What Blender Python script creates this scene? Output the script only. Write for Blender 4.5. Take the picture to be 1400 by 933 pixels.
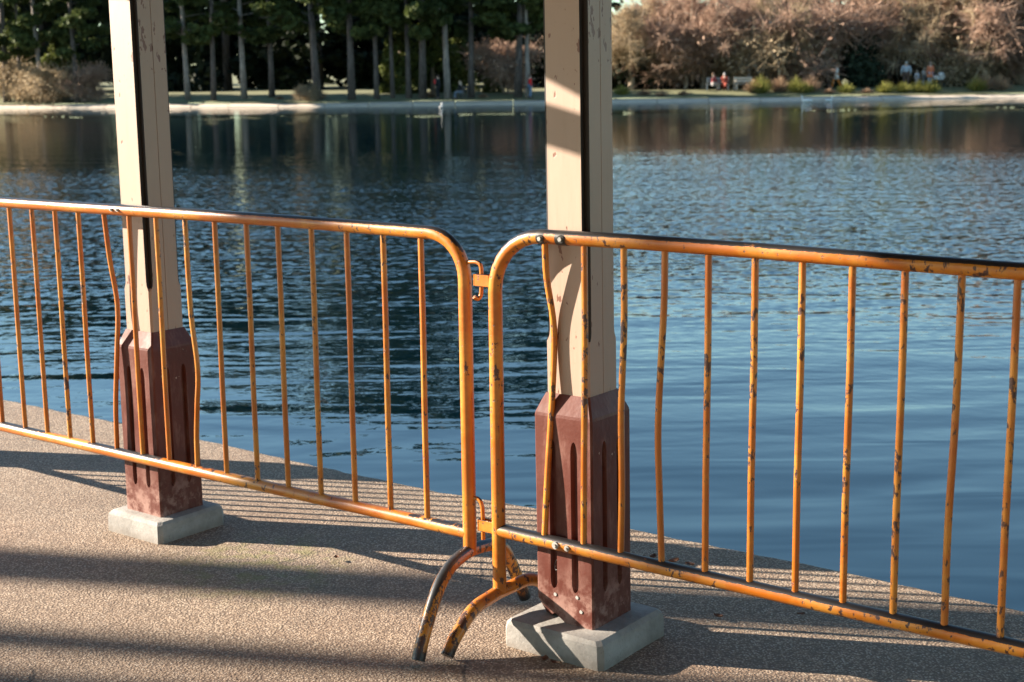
import bpy, math, random
import numpy as np
from mathutils import Vector, Matrix

for o in list(bpy.data.objects): bpy.data.objects.remove(o)
S = bpy.context.scene
COL = S.collection
R_ = math.radians

# ------------------------------------------------------------------ camera, sky, sun, exposure
PITCH = math.atan(366.5 / 2000.0); ROLL = 0.013; EYE = 1.5
fwd = Vector((0, math.cos(PITCH), -math.sin(PITCH)))
r0 = Vector((1, 0, 0)); u0 = r0.cross(fwd)
cr, sr = math.cos(ROLL), math.sin(ROLL)
RT = r0 * cr - u0 * sr; UP = r0 * sr + u0 * cr
cam_d = bpy.data.cameras.new('camera'); cam = bpy.data.objects.new('camera', cam_d); COL.objects.link(cam)
cam_d.sensor_width = 36; cam_d.lens = 36 * 2000 / 1400.0; cam_d.clip_start = 0.05; cam_d.clip_end = 3000
cam.matrix_world = Matrix(((RT.x, UP.x, -fwd.x, 0), (RT.y, UP.y, -fwd.y, 0), (RT.z, UP.z, -fwd.z, EYE), (0, 0, 0, 1)))
cam_d.dof.use_dof = True; cam_d.dof.focus_distance = 3.75; cam_d.dof.aperture_fstop = 7.1
S.camera = cam

PHI = R_(12.0); SUN_EL = R_(21.0)
sun_h = Vector((-math.cos(PHI), math.sin(PHI), 0))
sun_dir = Vector((sun_h.x * math.cos(SUN_EL), sun_h.y * math.cos(SUN_EL), math.sin(SUN_EL)))
W = bpy.data.worlds.new('World'); S.world = W; W.use_nodes = True
wt = W.node_tree; bg = wt.nodes['Background']
sky = wt.nodes.new('ShaderNodeTexSky'); sky.sky_type = 'NISHITA'; sky.sun_disc = False
sky.sun_elevation = SUN_EL; sky.sun_rotation = math.atan2(sun_h.x, sun_h.y)
sky.air_density = 1.0; sky.dust_density = 0.2; sky.ozone_density = 1.0
tint = wt.nodes.new('ShaderNodeMix'); tint.data_type = 'RGBA'; tint.blend_type = 'MULTIPLY'; tint.inputs[0].default_value = 1.0; tint.inputs[7].default_value = (0.77, 0.96, 1.0, 1)   # white balance of the whole sky
wt.links.new(sky.outputs[0], tint.inputs[6]); wt.links.new(tint.outputs[2], bg.inputs[0]); bg.inputs[1].default_value = 0.055
sl = bpy.data.lights.new('sun', 'SUN'); sl.energy = 5.0; sl.angle = R_(0.53); sl.color = (1.0, 0.875, 0.73)
so = bpy.data.objects.new('sun', sl); COL.objects.link(so)
so.rotation_euler = (-sun_dir).to_track_quat('-Z', 'Y').to_euler(); so.location = (-20, 5, 12)
S.view_settings.view_transform = 'Standard'; S.view_settings.look = 'None'
S.view_settings.exposure = 2.2; S.view_settings.gamma = 1.0; S.view_settings.use_curve_mapping = False

# ------------------------------------------------------------------ helpers
def ray(x, y): return fwd + RT * ((x - 700) / 2000.0) + UP * ((466.5 - y) / 2000.0)
def ground(x, y, z=0.0):
    d = ray(x, y); t = (z - EYE) / d.z
    return Vector((d.x * t, d.y * t, z))
def at_depth(x, Y, z=0.0):                       # ground point seen at column x, at depth Y
    xx = (x - 700) / 2000.0 * Y * 1.0
    for _ in range(3):
        v = Vector((xx, Y, z - EYE)); w = v.dot(fwd); px = 700 + 2000 * v.dot(RT) / w; xx += (x - px) / 2000.0 * w
    return Vector((xx, Y, z))

class MB:
    def __init__(s): s.v = []; s.f = []; s.m = []
    def add(s, vs, fs, mi=0):
        b = len(s.v); s.v += [tuple(v) for v in vs]; s.f += [tuple(i + b for i in f) for f in fs]; s.m += [mi] * len(fs)
    def box(s, x0, x1, y0, y1, z0, z1, bev=0.0, mi=0):
        if bev <= 0:
            vs = [(x, y, z) for z in (z0, z1) for x, y in ((x0, y0), (x1, y0), (x1, y1), (x0, y1))]
            s.add(vs, [(3, 2, 1, 0), (4, 5, 6, 7), (0, 1, 5, 4), (1, 2, 6, 5), (2, 3, 7, 6), (3, 0, 4, 7)], mi); return
        b = bev; rings = []
        for z, i in ((z0, b), (z0 + b, 0), (z1 - b, 0), (z1, b)):
            X0, X1, Y0, Y1 = x0 + i, x1 - i, y0 + i, y1 - i
            rings.append([(X0 + b, Y0, z), (X1 - b, Y0, z), (X1, Y0 + b, z), (X1, Y1 - b, z), (X1 - b, Y1, z), (X0 + b, Y1, z), (X0, Y1 - b, z), (X0, Y0 + b, z)])
        s.loft(rings, mi=mi)
    def loft(s, rings, cap=True, mi=0, mcol=None):
        n = len(rings[0]); vs = [p for r in rings for p in r]; b = len(s.v); s.v += [tuple(p) for p in vs]
        for k in range(len(rings) - 1):
            for i in range(n):
                j = (i + 1) % n
                s.f.append((b + k * n + i, b + k * n + j, b + (k + 1) * n + j, b + (k + 1) * n + i))
                s.m.append(mcol(k, i) if mcol else mi)
        if cap:
            s.f.append(tuple(b + i for i in reversed(range(n)))); s.m.append(mi)
            s.f.append(tuple(b + (len(rings) - 1) * n + i for i in range(n))); s.m.append(mi)
    def tube(s, pts, r, n=10, cap=True, mi=0):
        pts = [Vector(p) for p in pts]
        rs = r if isinstance(r, (list, tuple)) else [r] * len(pts)
        t0 = (pts[1] - pts[0]).normalized()
        ref = Vector((0, 0, 1)) if abs(t0.z) < 0.9 else Vector((0, 1, 0))
        nrm = t0.cross(ref).normalized(); rings = []
        for i, p in enumerate(pts):
            a = pts[max(0, i - 1)]; c = pts[min(len(pts) - 1, i + 1)]
            t = (c - a).normalized(); nrm = (nrm - t * nrm.dot(t)).normalized(); bn = t.cross(nrm)
            rings.append([p + (nrm * math.cos(q) + bn * math.sin(q)) * rs[i] for q in (2 * math.pi * k / n for k in range(n))])
        s.loft(rings, cap, mi)
    def ball(s, c, rx, ry, rz, n=10, m=6, mi=0):
        rings = []
        for k in range(1, m):
            a = math.pi * k / m - math.pi / 2
            rings.append([(c[0] + rx * math.cos(a) * math.cos(q), c[1] + ry * math.cos(a) * math.sin(q), c[2] + rz * math.sin(a)) for q in (2 * math.pi * i / n for i in range(n))])
        s.loft(rings, True, mi)

def catmull(pts, k=6):
    P = [Vector(p) for p in pts]; P = [2 * P[0] - P[1]] + P + [2 * P[-1] - P[-2]]; out = []
    for i in range(1, len(P) - 2):
        a, b, c, d = P[i - 1:i + 3]
        for j in range(k):
            t = j / k
            out.append(0.5 * ((2 * b) + (c - a) * t + (2 * a - 5 * b + 4 * c - d) * t * t + (3 * b - a - 3 * c + d) * t ** 3))
    return out + [P[-2]]

def mesh_of(name, mb, mats, smooth=False, angle=None):
    me = bpy.data.meshes.new(name); me.from_pydata(mb.v, [], mb.f)
    for m in (mats if isinstance(mats, (list, tuple)) else [mats]): me.materials.append(m)
    if isinstance(mats, (list, tuple)) and len(mats) > 1: me.polygons.foreach_set('material_index', mb.m)
    if smooth:
        me.polygons.foreach_set('use_smooth', [True] * len(me.polygons))
        if angle: me.set_sharp_from_angle(angle=R_(angle))
    me.update(); return me
def link(name, me, parent=None, loc=None, rz=None, scale=None):
    o = bpy.data.objects.new(name, me); COL.objects.link(o)
    if parent: o.parent = parent
    if loc is not None: o.location = loc
    if rz is not None: o.rotation_euler = (0, 0, rz)
    if scale is not None: o.scale = scale
    return o
def obj(name, mb, mats, parent=None, smooth=False, angle=None, **k): return link(name, mesh_of(name, mb, mats, smooth, angle), parent, **k)
def tag(o, label, cat, group=None):
    o['label'] = label; o['category'] = cat
    if group: o['group'] = group
    return o
def thing(name, label, cat, loc=(0, 0, 0), rz=0, group=None, scale=None):
    return tag(link(name, None, None, loc, rz, scale), label, cat, group)
def struct(o): o['kind'] = 'structure'; return o

def quads(name, Q, mat):                          # Q: (N,4,3) array -> mesh data of loose leaf-sized faces
    Q = np.asarray(Q, dtype=np.float32); n = len(Q); me = bpy.data.meshes.new(name)
    me.vertices.add(4 * n); me.vertices.foreach_set('co', Q.reshape(-1))
    me.loops.add(4 * n); me.loops.foreach_set('vertex_index', np.arange(4 * n, dtype=np.int32))
    me.polygons.add(n); me.polygons.foreach_set('loop_start', np.arange(0, 4 * n, 4, dtype=np.int32))
    me.polygons.foreach_set('loop_total', np.full(n, 4, dtype=np.int32))
    me.materials.append(mat); me.update(calc_edges=True); me.validate(); return me

# ------------------------------------------------------------------ materials
class NT:
    def __init__(s, name):
        s.mat = bpy.data.materials.new(name); s.mat.use_nodes = True; s.t = s.mat.node_tree
        s.b = s.t.nodes['Principled BSDF']; s.out = s.t.nodes['Material Output']
    def n(s, typ, **kw):
        nd = s.t.nodes.new(typ)
        for k, v in kw.items():
            if k.startswith('i_'):
                key = k[2:]; key = int(key) if key.isdigit() else key.replace('_', ' ')
                nd.inputs[key].default_value = v
            else: setattr(nd, k, v)
        return nd
    def l(s, a, b): s.t.links.new(a, b)
    def coord(s, kind='Object', scale=(1, 1, 1), rot=(0, 0, 0)):
        tc = s.n('ShaderNodeTexCoord'); mp = s.n('ShaderNodeMapping'); mp.inputs['Scale'].default_value = scale; mp.inputs['Rotation'].default_value = rot
        s.l(tc.outputs[kind], mp.inputs[0]); return mp.outputs[0]
    def pos(s, scale=(1, 1, 1)):
        g = s.n('ShaderNodeNewGeometry'); mp = s.n('ShaderNodeMapping'); mp.inputs['Scale'].default_value = scale
        s.l(g.outputs['Position'], mp.inputs[0]); return mp.outputs[0]
    def noise(s, vec, scale, detail=3, rough=0.55, dist=0.0):
        nd = s.n('ShaderNodeTexNoise'); nd.inputs['Scale'].default_value = scale; nd.inputs['Detail'].default_value = detail
        nd.inputs['Roughness'].default_value = rough; nd.inputs['Distortion'].default_value = dist
        s.l(vec, nd.inputs['Vector']); return nd.outputs['Fac']
    def ramp(s, fac, stops):
        nd = s.n('ShaderNodeValToRGB'); els = nd.color_ramp.elements
        while len(els) < len(stops): els.new(0.5)
        for e_, (p, c) in zip(els, stops):
            e_.position = p; e_.color = (*c, 1) if isinstance(c, tuple) else (c, c, c, 1)
        s.l(fac, nd.inputs[0]); return nd.outputs[0]
    def mix(s, fac, a, b, mode='MIX'):
        nd = s.n('ShaderNodeMix'); nd.data_type = 'RGBA'; nd.blend_type = mode
        for inp, v in ((nd.inputs[0], fac), (nd.inputs[6], a), (nd.inputs[7], b)):
            if isinstance(v, (int, float)): inp.default_value = v
            elif isinstance(v, tuple): inp.default_value = (*v, 1)
            else: s.l(v, inp)
        return nd.outputs[2]
    def math(s, op, a, b=0.0, clamp=False):
        nd = s.n('ShaderNodeMath'); nd.operation = op; nd.use_clamp = clamp
        for inp, v in ((nd.inputs[0], a), (nd.inputs[1], b)):
            if isinstance(v, (int, float)): inp.default_value = v
            else: s.l(v, inp)
        return nd.outputs[0]
    def maprange(s, v, a, b, c, d, smooth=True):
        nd = s.n('ShaderNodeMapRange'); nd.interpolation_type = 'SMOOTHSTEP' if smooth else 'LINEAR'
        for i, x in zip((1, 2, 3, 4), (a, b, c, d)): nd.inputs[i].default_value = x
        s.l(v, nd.inputs[0]); return nd.outputs[0]
    def bump(s, h, strength, dist, prev=None):
        nd = s.n('ShaderNodeBump'); nd.inputs['Strength'].default_value = strength; nd.inputs['Distance'].default_value = dist
        s.l(h, nd.inputs['Height'])
        if prev: s.l(prev, nd.inputs['Normal'])
        return nd.outputs[0]
    def set(s, **kw):
        for k, v in kw.items():
            inp = s.b.inputs[k.replace('_', ' ')]
            if isinstance(v, (int, float)): inp.default_value = v
            elif isinstance(v, tuple): inp.default_value = (*v, 1)
            else: s.l(v, inp)
        return s.mat

def plain(name, c, rough=0.7, var=0.25, scale=6.0):
    m = NT(name); v = m.pos(); f = m.noise(v, scale, 4)
    col = m.mix(f, tuple(x * (1 - var) for x in c), tuple(min(1, x * (1 + var)) for x in c))
    return m.set(Base_Color=col, Roughness=rough)

def leaf(name, c1, c2, trans=0.25, scale=0.35):
    m = NT(name); v = m.pos(); f = m.noise(v, scale, 3); f2 = m.noise(v, scale * 9, 2)
    f = m.math('ADD', m.math('MULTIPLY', f, 0.55), m.math('MULTIPLY', f2, 0.45))
    oi = m.n('ShaderNodeObjectInfo')
    col = m.ramp(f, [(0.35, c1), (0.65, c2)])
    col = m.mix(m.math('MULTIPLY', oi.outputs['Random'], 0.18), col, tuple(x * 0.5 for x in c1))
    m.set(Base_Color=col, Roughness=0.75); m.b.inputs['Specular IOR Level'].default_value = 0.2
    tr = m.n('ShaderNodeBsdfTranslucent'); m.l(col, tr.inputs[0])
    ms = m.n('ShaderNodeMixShader'); ms.inputs[0].default_value = trans
    m.l(m.b.outputs[0], ms.inputs[1]); m.l(tr.outputs[0], ms.inputs[2]); m.l(ms.outputs[0], m.out.inputs[0])
    return m.mat

def mk_pavement():
    m = NT('exposed_aggregate'); v = m.pos(); vo = m.n('ShaderNodeTexVoronoi'); vo.inputs['Scale'].default_value = 150
    wob = m.noise(v, 60, 2); wv = m.n('ShaderNodeVectorMath'); wv.operation = 'ADD'
    sc_ = m.n('ShaderNodeVectorMath'); sc_.operation = 'SCALE'; sc_.inputs[3].default_value = 0.006
    cmb = m.n('ShaderNodeCombineXYZ'); m.l(wob, cmb.inputs[0]); m.l(wob, cmb.inputs[1]); m.l(cmb.outputs[0], sc_.inputs[0])
    m.l(v, wv.inputs[0]); m.l(sc_.outputs[0], wv.inputs[1]); m.l(wv.outputs[0], vo.inputs['Vector'])
    sep = m.n('ShaderNodeSeparateColor'); m.l(vo.outputs['Color'], sep.inputs[0])
    stone = m.ramp(sep.outputs[0], [(0.0, (0.21, 0.145, 0.095)), (0.3, (0.30, 0.22, 0.15)), (0.6, (0.355, 0.268, 0.19)), (0.85, (0.40, 0.32, 0.24)), (1.0, (0.46, 0.39, 0.31))])
    gap = m.maprange(vo.outputs['Distance'], 0.30, 0.62, 0.0, 1.0)
    col = m.mix(gap, stone, (0.15, 0.105, 0.072))
    big = m.noise(v, 1.7, 4, 0.6); col = m.mix(m.maprange(big, 0.35, 0.7, 0, 0.55), col, m.mix(1.0, col, (0.72, 0.66, 0.62), 'MULTIPLY'))
    red = m.noise(v, 0.8, 3); col = m.mix(m.maprange(red, 0.5, 0.75, 0, 0.5), col, m.mix(1.0, col, (1.0, 0.80, 0.72), 'MULTIPLY'))
    # moss beside the left pillar's slab
    g = m.n('ShaderNodeVectorMath'); g.operation = 'DISTANCE'; g.inputs[1].default_value = (-0.80, 4.36, 0); m.l(v, g.inputs[0])
    moss = m.math('MULTIPLY', m.maprange(g.outputs['Value'], 0.08, 0.42, 1, 0), m.maprange(m.noise(v, 14, 4), 0.42, 0.66, 0, 0.75))
    col = m.mix(moss, col, (0.16, 0.15, 0.045))
    stain = m.maprange(m.noise(v, 5.0, 5, 0.65), 0.58, 0.75, 0, 0.4); col = m.mix(stain, col, (0.16, 0.12, 0.09))
    ck = m.n('ShaderNodeTexVoronoi'); ck.feature = 'DISTANCE_TO_EDGE'; ck.inputs['Scale'].default_value = 0.62
    cw = m.n('ShaderNodeVectorMath'); cw.operation = 'SCALE'; cw.inputs[3].default_value = 0.16; cn = m.n('ShaderNodeTexNoise'); cn.inputs['Scale'].default_value = 3.2; cn.inputs['Detail'].default_value = 5; m.l(v, cn.inputs['Vector']); m.l(cn.outputs['Color'], cw.inputs[0])
    ca = m.n('ShaderNodeVectorMath'); ca.operation = 'ADD'; m.l(v, ca.inputs[0]); m.l(cw.outputs[0], ca.inputs[1]); m.l(ca.outputs[0], ck.inputs['Vector'])
    crack = m.math('MULTIPLY', m.maprange(ck.outputs['Distance'], 0.0012, 0.0032, 1, 0), m.maprange(m.noise(v, 1.1, 2), 0.50, 0.56, 0, 0.8)); col = m.mix(crack, col, (0.03, 0.022, 0.017))
    dirt = m.math('MULTIPLY', m.maprange(m.noise(v, 2.6, 6, .7), 0.52, 0.68, 0, 0.5), m.noise(v, 40, 3)); col = m.mix(dirt, col, (0.10, 0.075, 0.055))
    rnd = m.math('SUBTRACT', 1.0, m.math('MULTIPLY', vo.outputs['Distance'], 1.1), True)
    hh = m.math('ADD', m.math('MULTIPLY', rnd, 0.8), m.math('MULTIPLY', sep.outputs[1], 0.5))
    nb = m.bump(hh, 0.75, 0.0034); nb = m.bump(m.noise(v, 9, 4), 0.25, 0.02, nb)
    m.l(nb, m.b.inputs['Normal']); return m.set(Base_Color=col, Roughness=0.82)
def mk_cream():
    m = NT('cream_paint'); v = m.coord(); f = m.noise(v, 3.2, 4)
    col = m.mix(f, (0.305, 0.205, 0.152), (0.365, 0.268, 0.207))
    streak = m.noise(m.coord(scale=(30, 30, 1.2)), 1.0, 4); col = m.mix(m.maprange(streak, 0.55, 0.8, 0, 0.35), col, (0.27, 0.185, 0.135))
    ch = m.noise(m.coord(scale=(1, 1, 0.45)), 42, 3, 0.6); big = m.noise(v, 5.5, 2)
    spots = m.maprange(m.math('ADD', ch, m.math('MULTIPLY', big, 0.55)), 0.925, 0.965, 0, 1)
    col = m.mix(spots, col, (0.16, 0.07, 0.045))
    gr = m.maprange(m.noise(v, 90, 2), 0.70, 0.78, 0, 0.5); col = m.mix(gr, col, (0.25, 0.15, 0.10))
    m.l(m.bump(m.math('ADD', m.noise(m.coord(scale=(1, 1, 0.15)), 60, 3), m.math('MULTIPLY', spots, -0.8)), 0.25, 0.002), m.b.inputs['Normal'])
    return m.set(Base_Color=col, Roughness=0.45)
def mk_oxblood():
    m = NT('oxblood_paint'); v = m.coord(); f = m.noise(v, 7, 5, 0.6)
    col = m.mix(f, (0.066, 0.017, 0.011), (0.125, 0.038, 0.027))
    dust = m.maprange(m.noise(m.coord(scale=(1, 1, 0.3)), 26, 4, 0.65), 0.48, 0.75, 0, 0.55); col = m.mix(dust, col, (0.22, 0.115, 0.092))
    z = m.n('ShaderNodeSeparateXYZ'); m.l(v, z.inputs[0])
    low = m.math('MULTIPLY', m.maprange(z.outputs[2], 0.09, 0.26, 1, 0), m.maprange(m.noise(v, 16, 5, 0.7), 0.42, 0.6, 0, 0.7)); col = m.mix(low, col, (0.33, 0.20, 0.165))
    chip = m.maprange(m.noise(v, 48, 3), 0.72, 0.75, 0, 0.8); col = m.mix(chip, col, (0.42, 0.30, 0.24))
    m.l(m.bump(m.noise(v, 55, 4), 0.35, 0.003), m.b.inputs['Normal']); return m.set(Base_Color=col, Roughness=m.maprange(f, 0.3, 0.7, 0.42, 0.65), Specular_IOR_Level=0.22)
def mk_concrete():
    m = NT('cast_concrete'); v = m.coord(); col = m.ramp(m.noise(v, 9, 6, 0.65), [(0.3, (0.15, 0.14, 0.125)), (0.55, (0.25, 0.235, 0.215)), (0.75, (0.33, 0.315, 0.29))])
    col = m.mix(m.maprange(m.noise(v, 130, 2), 0.62, 0.7, 0, 0.5), col, (0.16, 0.145, 0.13))
    z = m.n('ShaderNodeSeparateXYZ'); m.l(v, z.inputs[0]); col = m.mix(m.math('MULTIPLY', m.maprange(z.outputs[2], 0.0, 0.035, 1, 0), m.noise(v, 30, 3)), col, (0.14, 0.11, 0.085))
    m.l(m.bump(m.noise(v, 75, 5, 0.7), 0.5, 0.004), m.b.inputs['Normal']); return m.set(Base_Color=col, Roughness=0.85)
def mk_yellow(name='worn_orange_paint', t0=.40, fr=.872, topn=.35, steel=(0.035, 0.033, 0.035), grime=False):
    m = NT(name); v = m.coord(); g = m.n('ShaderNodeNewGeometry'); sx = m.n('ShaderNodeSeparateXYZ'); m.l(g.outputs['Normal'], sx.inputs[0])
    f = m.noise(v, 6, 4); col = m.mix(f, (0.33, 0.077, 0.003), (0.44, 0.125, 0.004))
    fade_lit = m.maprange(m.noise(v, 3.1, 6, .72), 0.42, 0.62, 0, 0.7); col = m.mix(fade_lit, col, (0.52, 0.235, 0.03)); m.set(Coat_Weight=0.12, Coat_Roughness=0.3)  # faded paint patches, coloured paler to imitate sunlit highlights
    # rust freckles and chips
    chip = m.noise(m.coord(scale=(1, 1, 0.6)), 58, 5, 0.66); reg = m.noise(v, 3.1, 3)
    freck = m.maprange(m.math('ADD', chip, m.math('MULTIPLY', reg, 0.5)), fr, fr + .03, 0, 1)
    rust = m.mix(m.noise(v, 70, 3), (0.10, 0.028, 0.012), (0.024, 0.02, 0.02))
    # top of the rails: paint rubbed down to dark steel, in stretches
    topw = m.math('MULTIPLY', m.maprange(sx.outputs[2], topn, topn + .4, 0, 1), m.maprange(m.noise(v, 0.9, 2), t0, t0 + .08, 0, 1))
    topw = m.maprange(m.math('ADD', topw, m.math('MULTIPLY', m.noise(v, 34, 5, .7), 1.3)), 1.28, 1.46, 0, 1)
    col = m.mix(freck, col, rust); col = m.mix(topw, col, steel)
    if grime: gz_ = m.n('ShaderNodeSeparateXYZ'); m.l(v, gz_.inputs[0]); col = m.mix(m.maprange(m.math('ADD', gz_.outputs[2], m.math('MULTIPLY', m.noise(v, 30, 4), .05)), .05, .085, 1, 0), col, (0.014, 0.014, 0.015))
    wear = m.math('MAXIMUM', freck, topw)
    m.l(m.bump(m.math('ADD', m.math('MULTIPLY', wear, -1.0), m.math('MULTIPLY', m.noise(v, 120, 2), 0.25)), 0.5, 0.0012), m.b.inputs['Normal'])
    m.set(Metallic=m.math('MULTIPLY', topw, 0.7)); return m.set(Base_Color=col, Roughness=m.mix(wear, m.ramp(m.noise(v, 12, 3), [(0.3, 0.28), (0.7, 0.45)]), (0.42, 0.42, 0.42)))
def mk_water():
    m = NT('lake_water'); v = m.pos(); sx = m.n('ShaderNodeSeparateXYZ'); m.l(v, sx.inputs[0]); y = sx.outputs[1]
    big = m.noise(m.pos((0.35, 1.0, 1)), 0.75, 2, 0.5, 0.6)
    mid = m.noise(m.pos((0.24, 1.0, 1)), 3.0, 1.5, 0.5, 0.5)
    fine = m.noise(m.pos((0.8, 1.0, 1)), 9.5, 2, 0.5)
    gust = m.maprange(m.noise(m.pos((0.6, 1.0, 1)), 0.085, 2), 0.35, 0.65, 0.6, 1.15)
    # sheltered and smooth by the kerb, ruffled in the open, smooth again along the far bank
    a_mid = m.math('MULTIPLY', m.maprange(y, 6.0, 16, 0.13, 0.42), m.maprange(y, 16, 42, 1.0, 0.04)); a_mid = m.math('MULTIPLY', a_mid, gust)
    a_fine = m.maprange(y, 6, 12, 0.0, 0.25)
    h = m.math('ADD', m.math('MULTIPLY', m.math('MULTIPLY', big, 0.045), m.maprange(y, 26, 48, 1, 0.08)), m.math('ADD', m.math('MULTIPLY', m.math('MULTIPLY', mid, a_mid), 0.06), m.math('MULTIPLY', m.math('MULTIPLY', fine, a_fine), 0.014)))
    nb = m.bump(h, 1.0, 1.0)
    def slopes(scale, stretch, amp, mask, det=2):
        nd = m.n('ShaderNodeTexNoise'); nd.inputs['Scale'].default_value = scale; nd.inputs['Detail'].default_value = det; m.l(m.pos(stretch), nd.inputs['Vector'])
        sb = m.n('ShaderNodeVectorMath'); sb.operation = 'SUBTRACT'; sb.inputs[1].default_value = (.5, .5, .5); m.l(nd.outputs['Color'], sb.inputs[0])
        ml = m.n('ShaderNodeVectorMath'); ml.operation = 'MULTIPLY'; ml.inputs[1].default_value = (amp, amp, 0); m.l(sb.outputs[0], ml.inputs[0])
        sc = m.n('ShaderNodeVectorMath'); sc.operation = 'SCALE'; m.l(ml.outputs[0], sc.inputs[0]); m.l(mask, sc.inputs[3]); return sc.outputs[0]
    ruf = m.math('MULTIPLY', m.math('MULTIPLY', m.maprange(y, 9.5, 19, 0.0, 1.0), m.maprange(y, 26, 44, 1.0, 0.008)), gust)
    acc = nb
    for sv in (slopes(12.0, (.7, 1, 1), 0.9, ruf), slopes(4.0, (.4, 1, 1), 0.17, ruf), slopes(0.7, (.4, 1, 1), 0.05, ruf)):
        ad = m.n('ShaderNodeVectorMath'); ad.operation = 'ADD'; m.l(acc, ad.inputs[0]); m.l(sv, ad.inputs[1]); acc = ad.outputs[0]
    nn = m.n('ShaderNodeVectorMath'); nn.operation = 'NORMALIZE'; m.l(acc, nn.inputs[0]); m.l(nn.outputs[0], m.b.inputs['Normal'])
    m.b.inputs['IOR'].default_value = 1.45; m.b.inputs['Specular IOR Level'].default_value = 0.95
    return m.set(Base_Color=(0.0005, 0.006, 0.011), Roughness=m.math('MULTIPLY', m.maprange(y, 10, 20, 0.012, 0.045), m.maprange(y, 28, 42, 1.0, 0.15)))
def mk_bark(name, a, b):
    m = NT(name); v = m.coord(); f = m.noise(m.coord(scale=(1, 1, 0.22)), 9, 5, 0.65); col = m.ramp(f, [(0.35, a), (0.65, b)])
    m.l(m.bump(f, 0.8, 0.06), m.b.inputs['Normal']); return m.set(Base_Color=col, Roughness=0.9)

PAVE, CREAM, OX, CONC, YEL, WATER = mk_pavement(), mk_cream(), mk_oxblood(), mk_concrete(), mk_yellow(), mk_water()
YEL2 = mk_yellow('chipped_orange_paint', .33, .832, .22); YELF = mk_yellow('scuffed_orange_paint', .30, .79, .30, (0.055, 0.058, 0.062), True); YELR = mk_yellow('rusty_orange_paint', .62, .80, .3, (0.05, 0.05, 0.055), True)
GROOVE = plain('dark_groove_paint', (0.018, 0.011, 0.008), 0.6)
STEEL = plain('blackened_steel', (0.05, 0.048, 0.046), 0.4, scale=60); STEEL.node_tree.nodes['Principled BSDF'].inputs['Metallic'].default_value = 0.6
BOLT = plain('zinc_bolt', (0.34, 0.33, 0.31), 0.4, scale=80)
PBARK = mk_bark('pine_bark', (0.05, 0.038, 0.032), (0.14, 0.112, 0.098)); PALE_LIT = mk_bark('pale_sunlit_bark', (0.14, 0.115, 0.10), (0.34, 0.29, 0.25)); BBARK = mk_bark('brown_bark', (0.14, 0.105, 0.075), (0.36, 0.29, 0.21))
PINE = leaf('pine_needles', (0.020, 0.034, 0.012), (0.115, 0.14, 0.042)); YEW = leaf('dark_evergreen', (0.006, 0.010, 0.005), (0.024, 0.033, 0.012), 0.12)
TWIG = leaf('russet_twigs', (0.25, 0.155, 0.11), (0.52, 0.36, 0.265), 0.35, 0.5); TWIG2 = leaf('olive_twigs', (0.22, 0.165, 0.10), (0.50, 0.39, 0.25), 0.35, 0.5)
LAUREL = leaf('laurel_leaves', (0.018, 0.03, 0.018), (0.06, 0.085, 0.05), 0.15, 0.8); GRASSY = leaf('yellow_grass', (0.14, 0.15, 0.03), (0.34, 0.32, 0.09), 0.3, 1.2); DRYG = leaf('dry_grass', (0.24, 0.15, 0.09), (0.42, 0.29, 0.19), 0.3, 1.2)
LAWN = plain('bank_lawn', (0.13, 0.13, 0.055), 0.9, 0.5, 0.9); KERB = plain('pale_coping_stone', (0.54, 0.45, 0.35), 0.85, 0.28, 1.1)

# ------------------------------------------------------------------ plan axes: e along the pillar row, n towards the viewer
A = R_(37.55); E_ = Vector((math.cos(A), -math.sin(A), 0)); N_ = Vector((-math.sin(A), -math.cos(A), 0))
def plan(s, k, z=0.0): return E_ * s + N_ * k + Vector((0, 0, z))
ROT = -A                                         # local x = e, local y = away from the viewer

# ------------------------------------------------------------------ setting: pavement, lake, far bank, ground
edge = [(-40, 34.5), (-20, 19.9), (-9, 11.75), (-4.6, 8.4), (-2.464, 6.871), (-1.3, 5.995), (-0.814, 5.594), (-0.303, 5.198), (0.083, 4.955), (0.407, 4.693), (0.897, 4.331), (1.18, 4.11), (1.431, 3.909), (2.6, 2.96), (6, 0.1), (14, -7)]
rg = random.Random(4); fine = []
for (a, b) in zip(edge[:-1], edge[1:]):
    L = math.dist(a, b); k = max(1, int(min(L / 0.05, 40))) if -5 < a[0] < 3 else 1
    fine += [(a[0] + (b[0] - a[0]) * i / k, a[1] + (b[1] - a[1]) * i / k) for i in range(k)]
fine.append(edge[-1]); fine = [(x + rg.uniform(-.006, .006), y + rg.uniform(-.006, .006)) for x, y in fine]
nrm = Vector((0.61, 0.79))
mb = MB(); n_ = len(fine)
back = [(x - 0.61 * 30, y - 0.79 * 30) for x, y in fine]
rows = [[(x, y, 0.0) for x, y in back], [(x - .61 * .03, y - .79 * .03, 0.0) for x, y in fine], [(x - .61 * .008, y - .79 * .008, -0.006) for x, y in fine], [(x, y, -0.022) for x, y in fine], [(x, y, -1.2) for x, y in fine]]
for r in rows: mb.v += r
for k in range(len(rows) - 1):
    for i in range(n_ - 1): mb.f.append((k * n_ + i, k * n_ + i + 1, (k + 1) * n_ + i + 1, (k + 1) * n_ + i)); mb.m.append(0)
pave = struct(obj('pavement', mb, PAVE)); pave['label'] = 'tan exposed aggregate paving beside the lake'

mb = MB(); mb.add([(-260, -8, -.6), (260, -8, -.6), (260, 113, -.6), (-260, 113, -.6)], [(0, 1, 2, 3)])
struct(obj('lake_water', mb, WATER))

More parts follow.
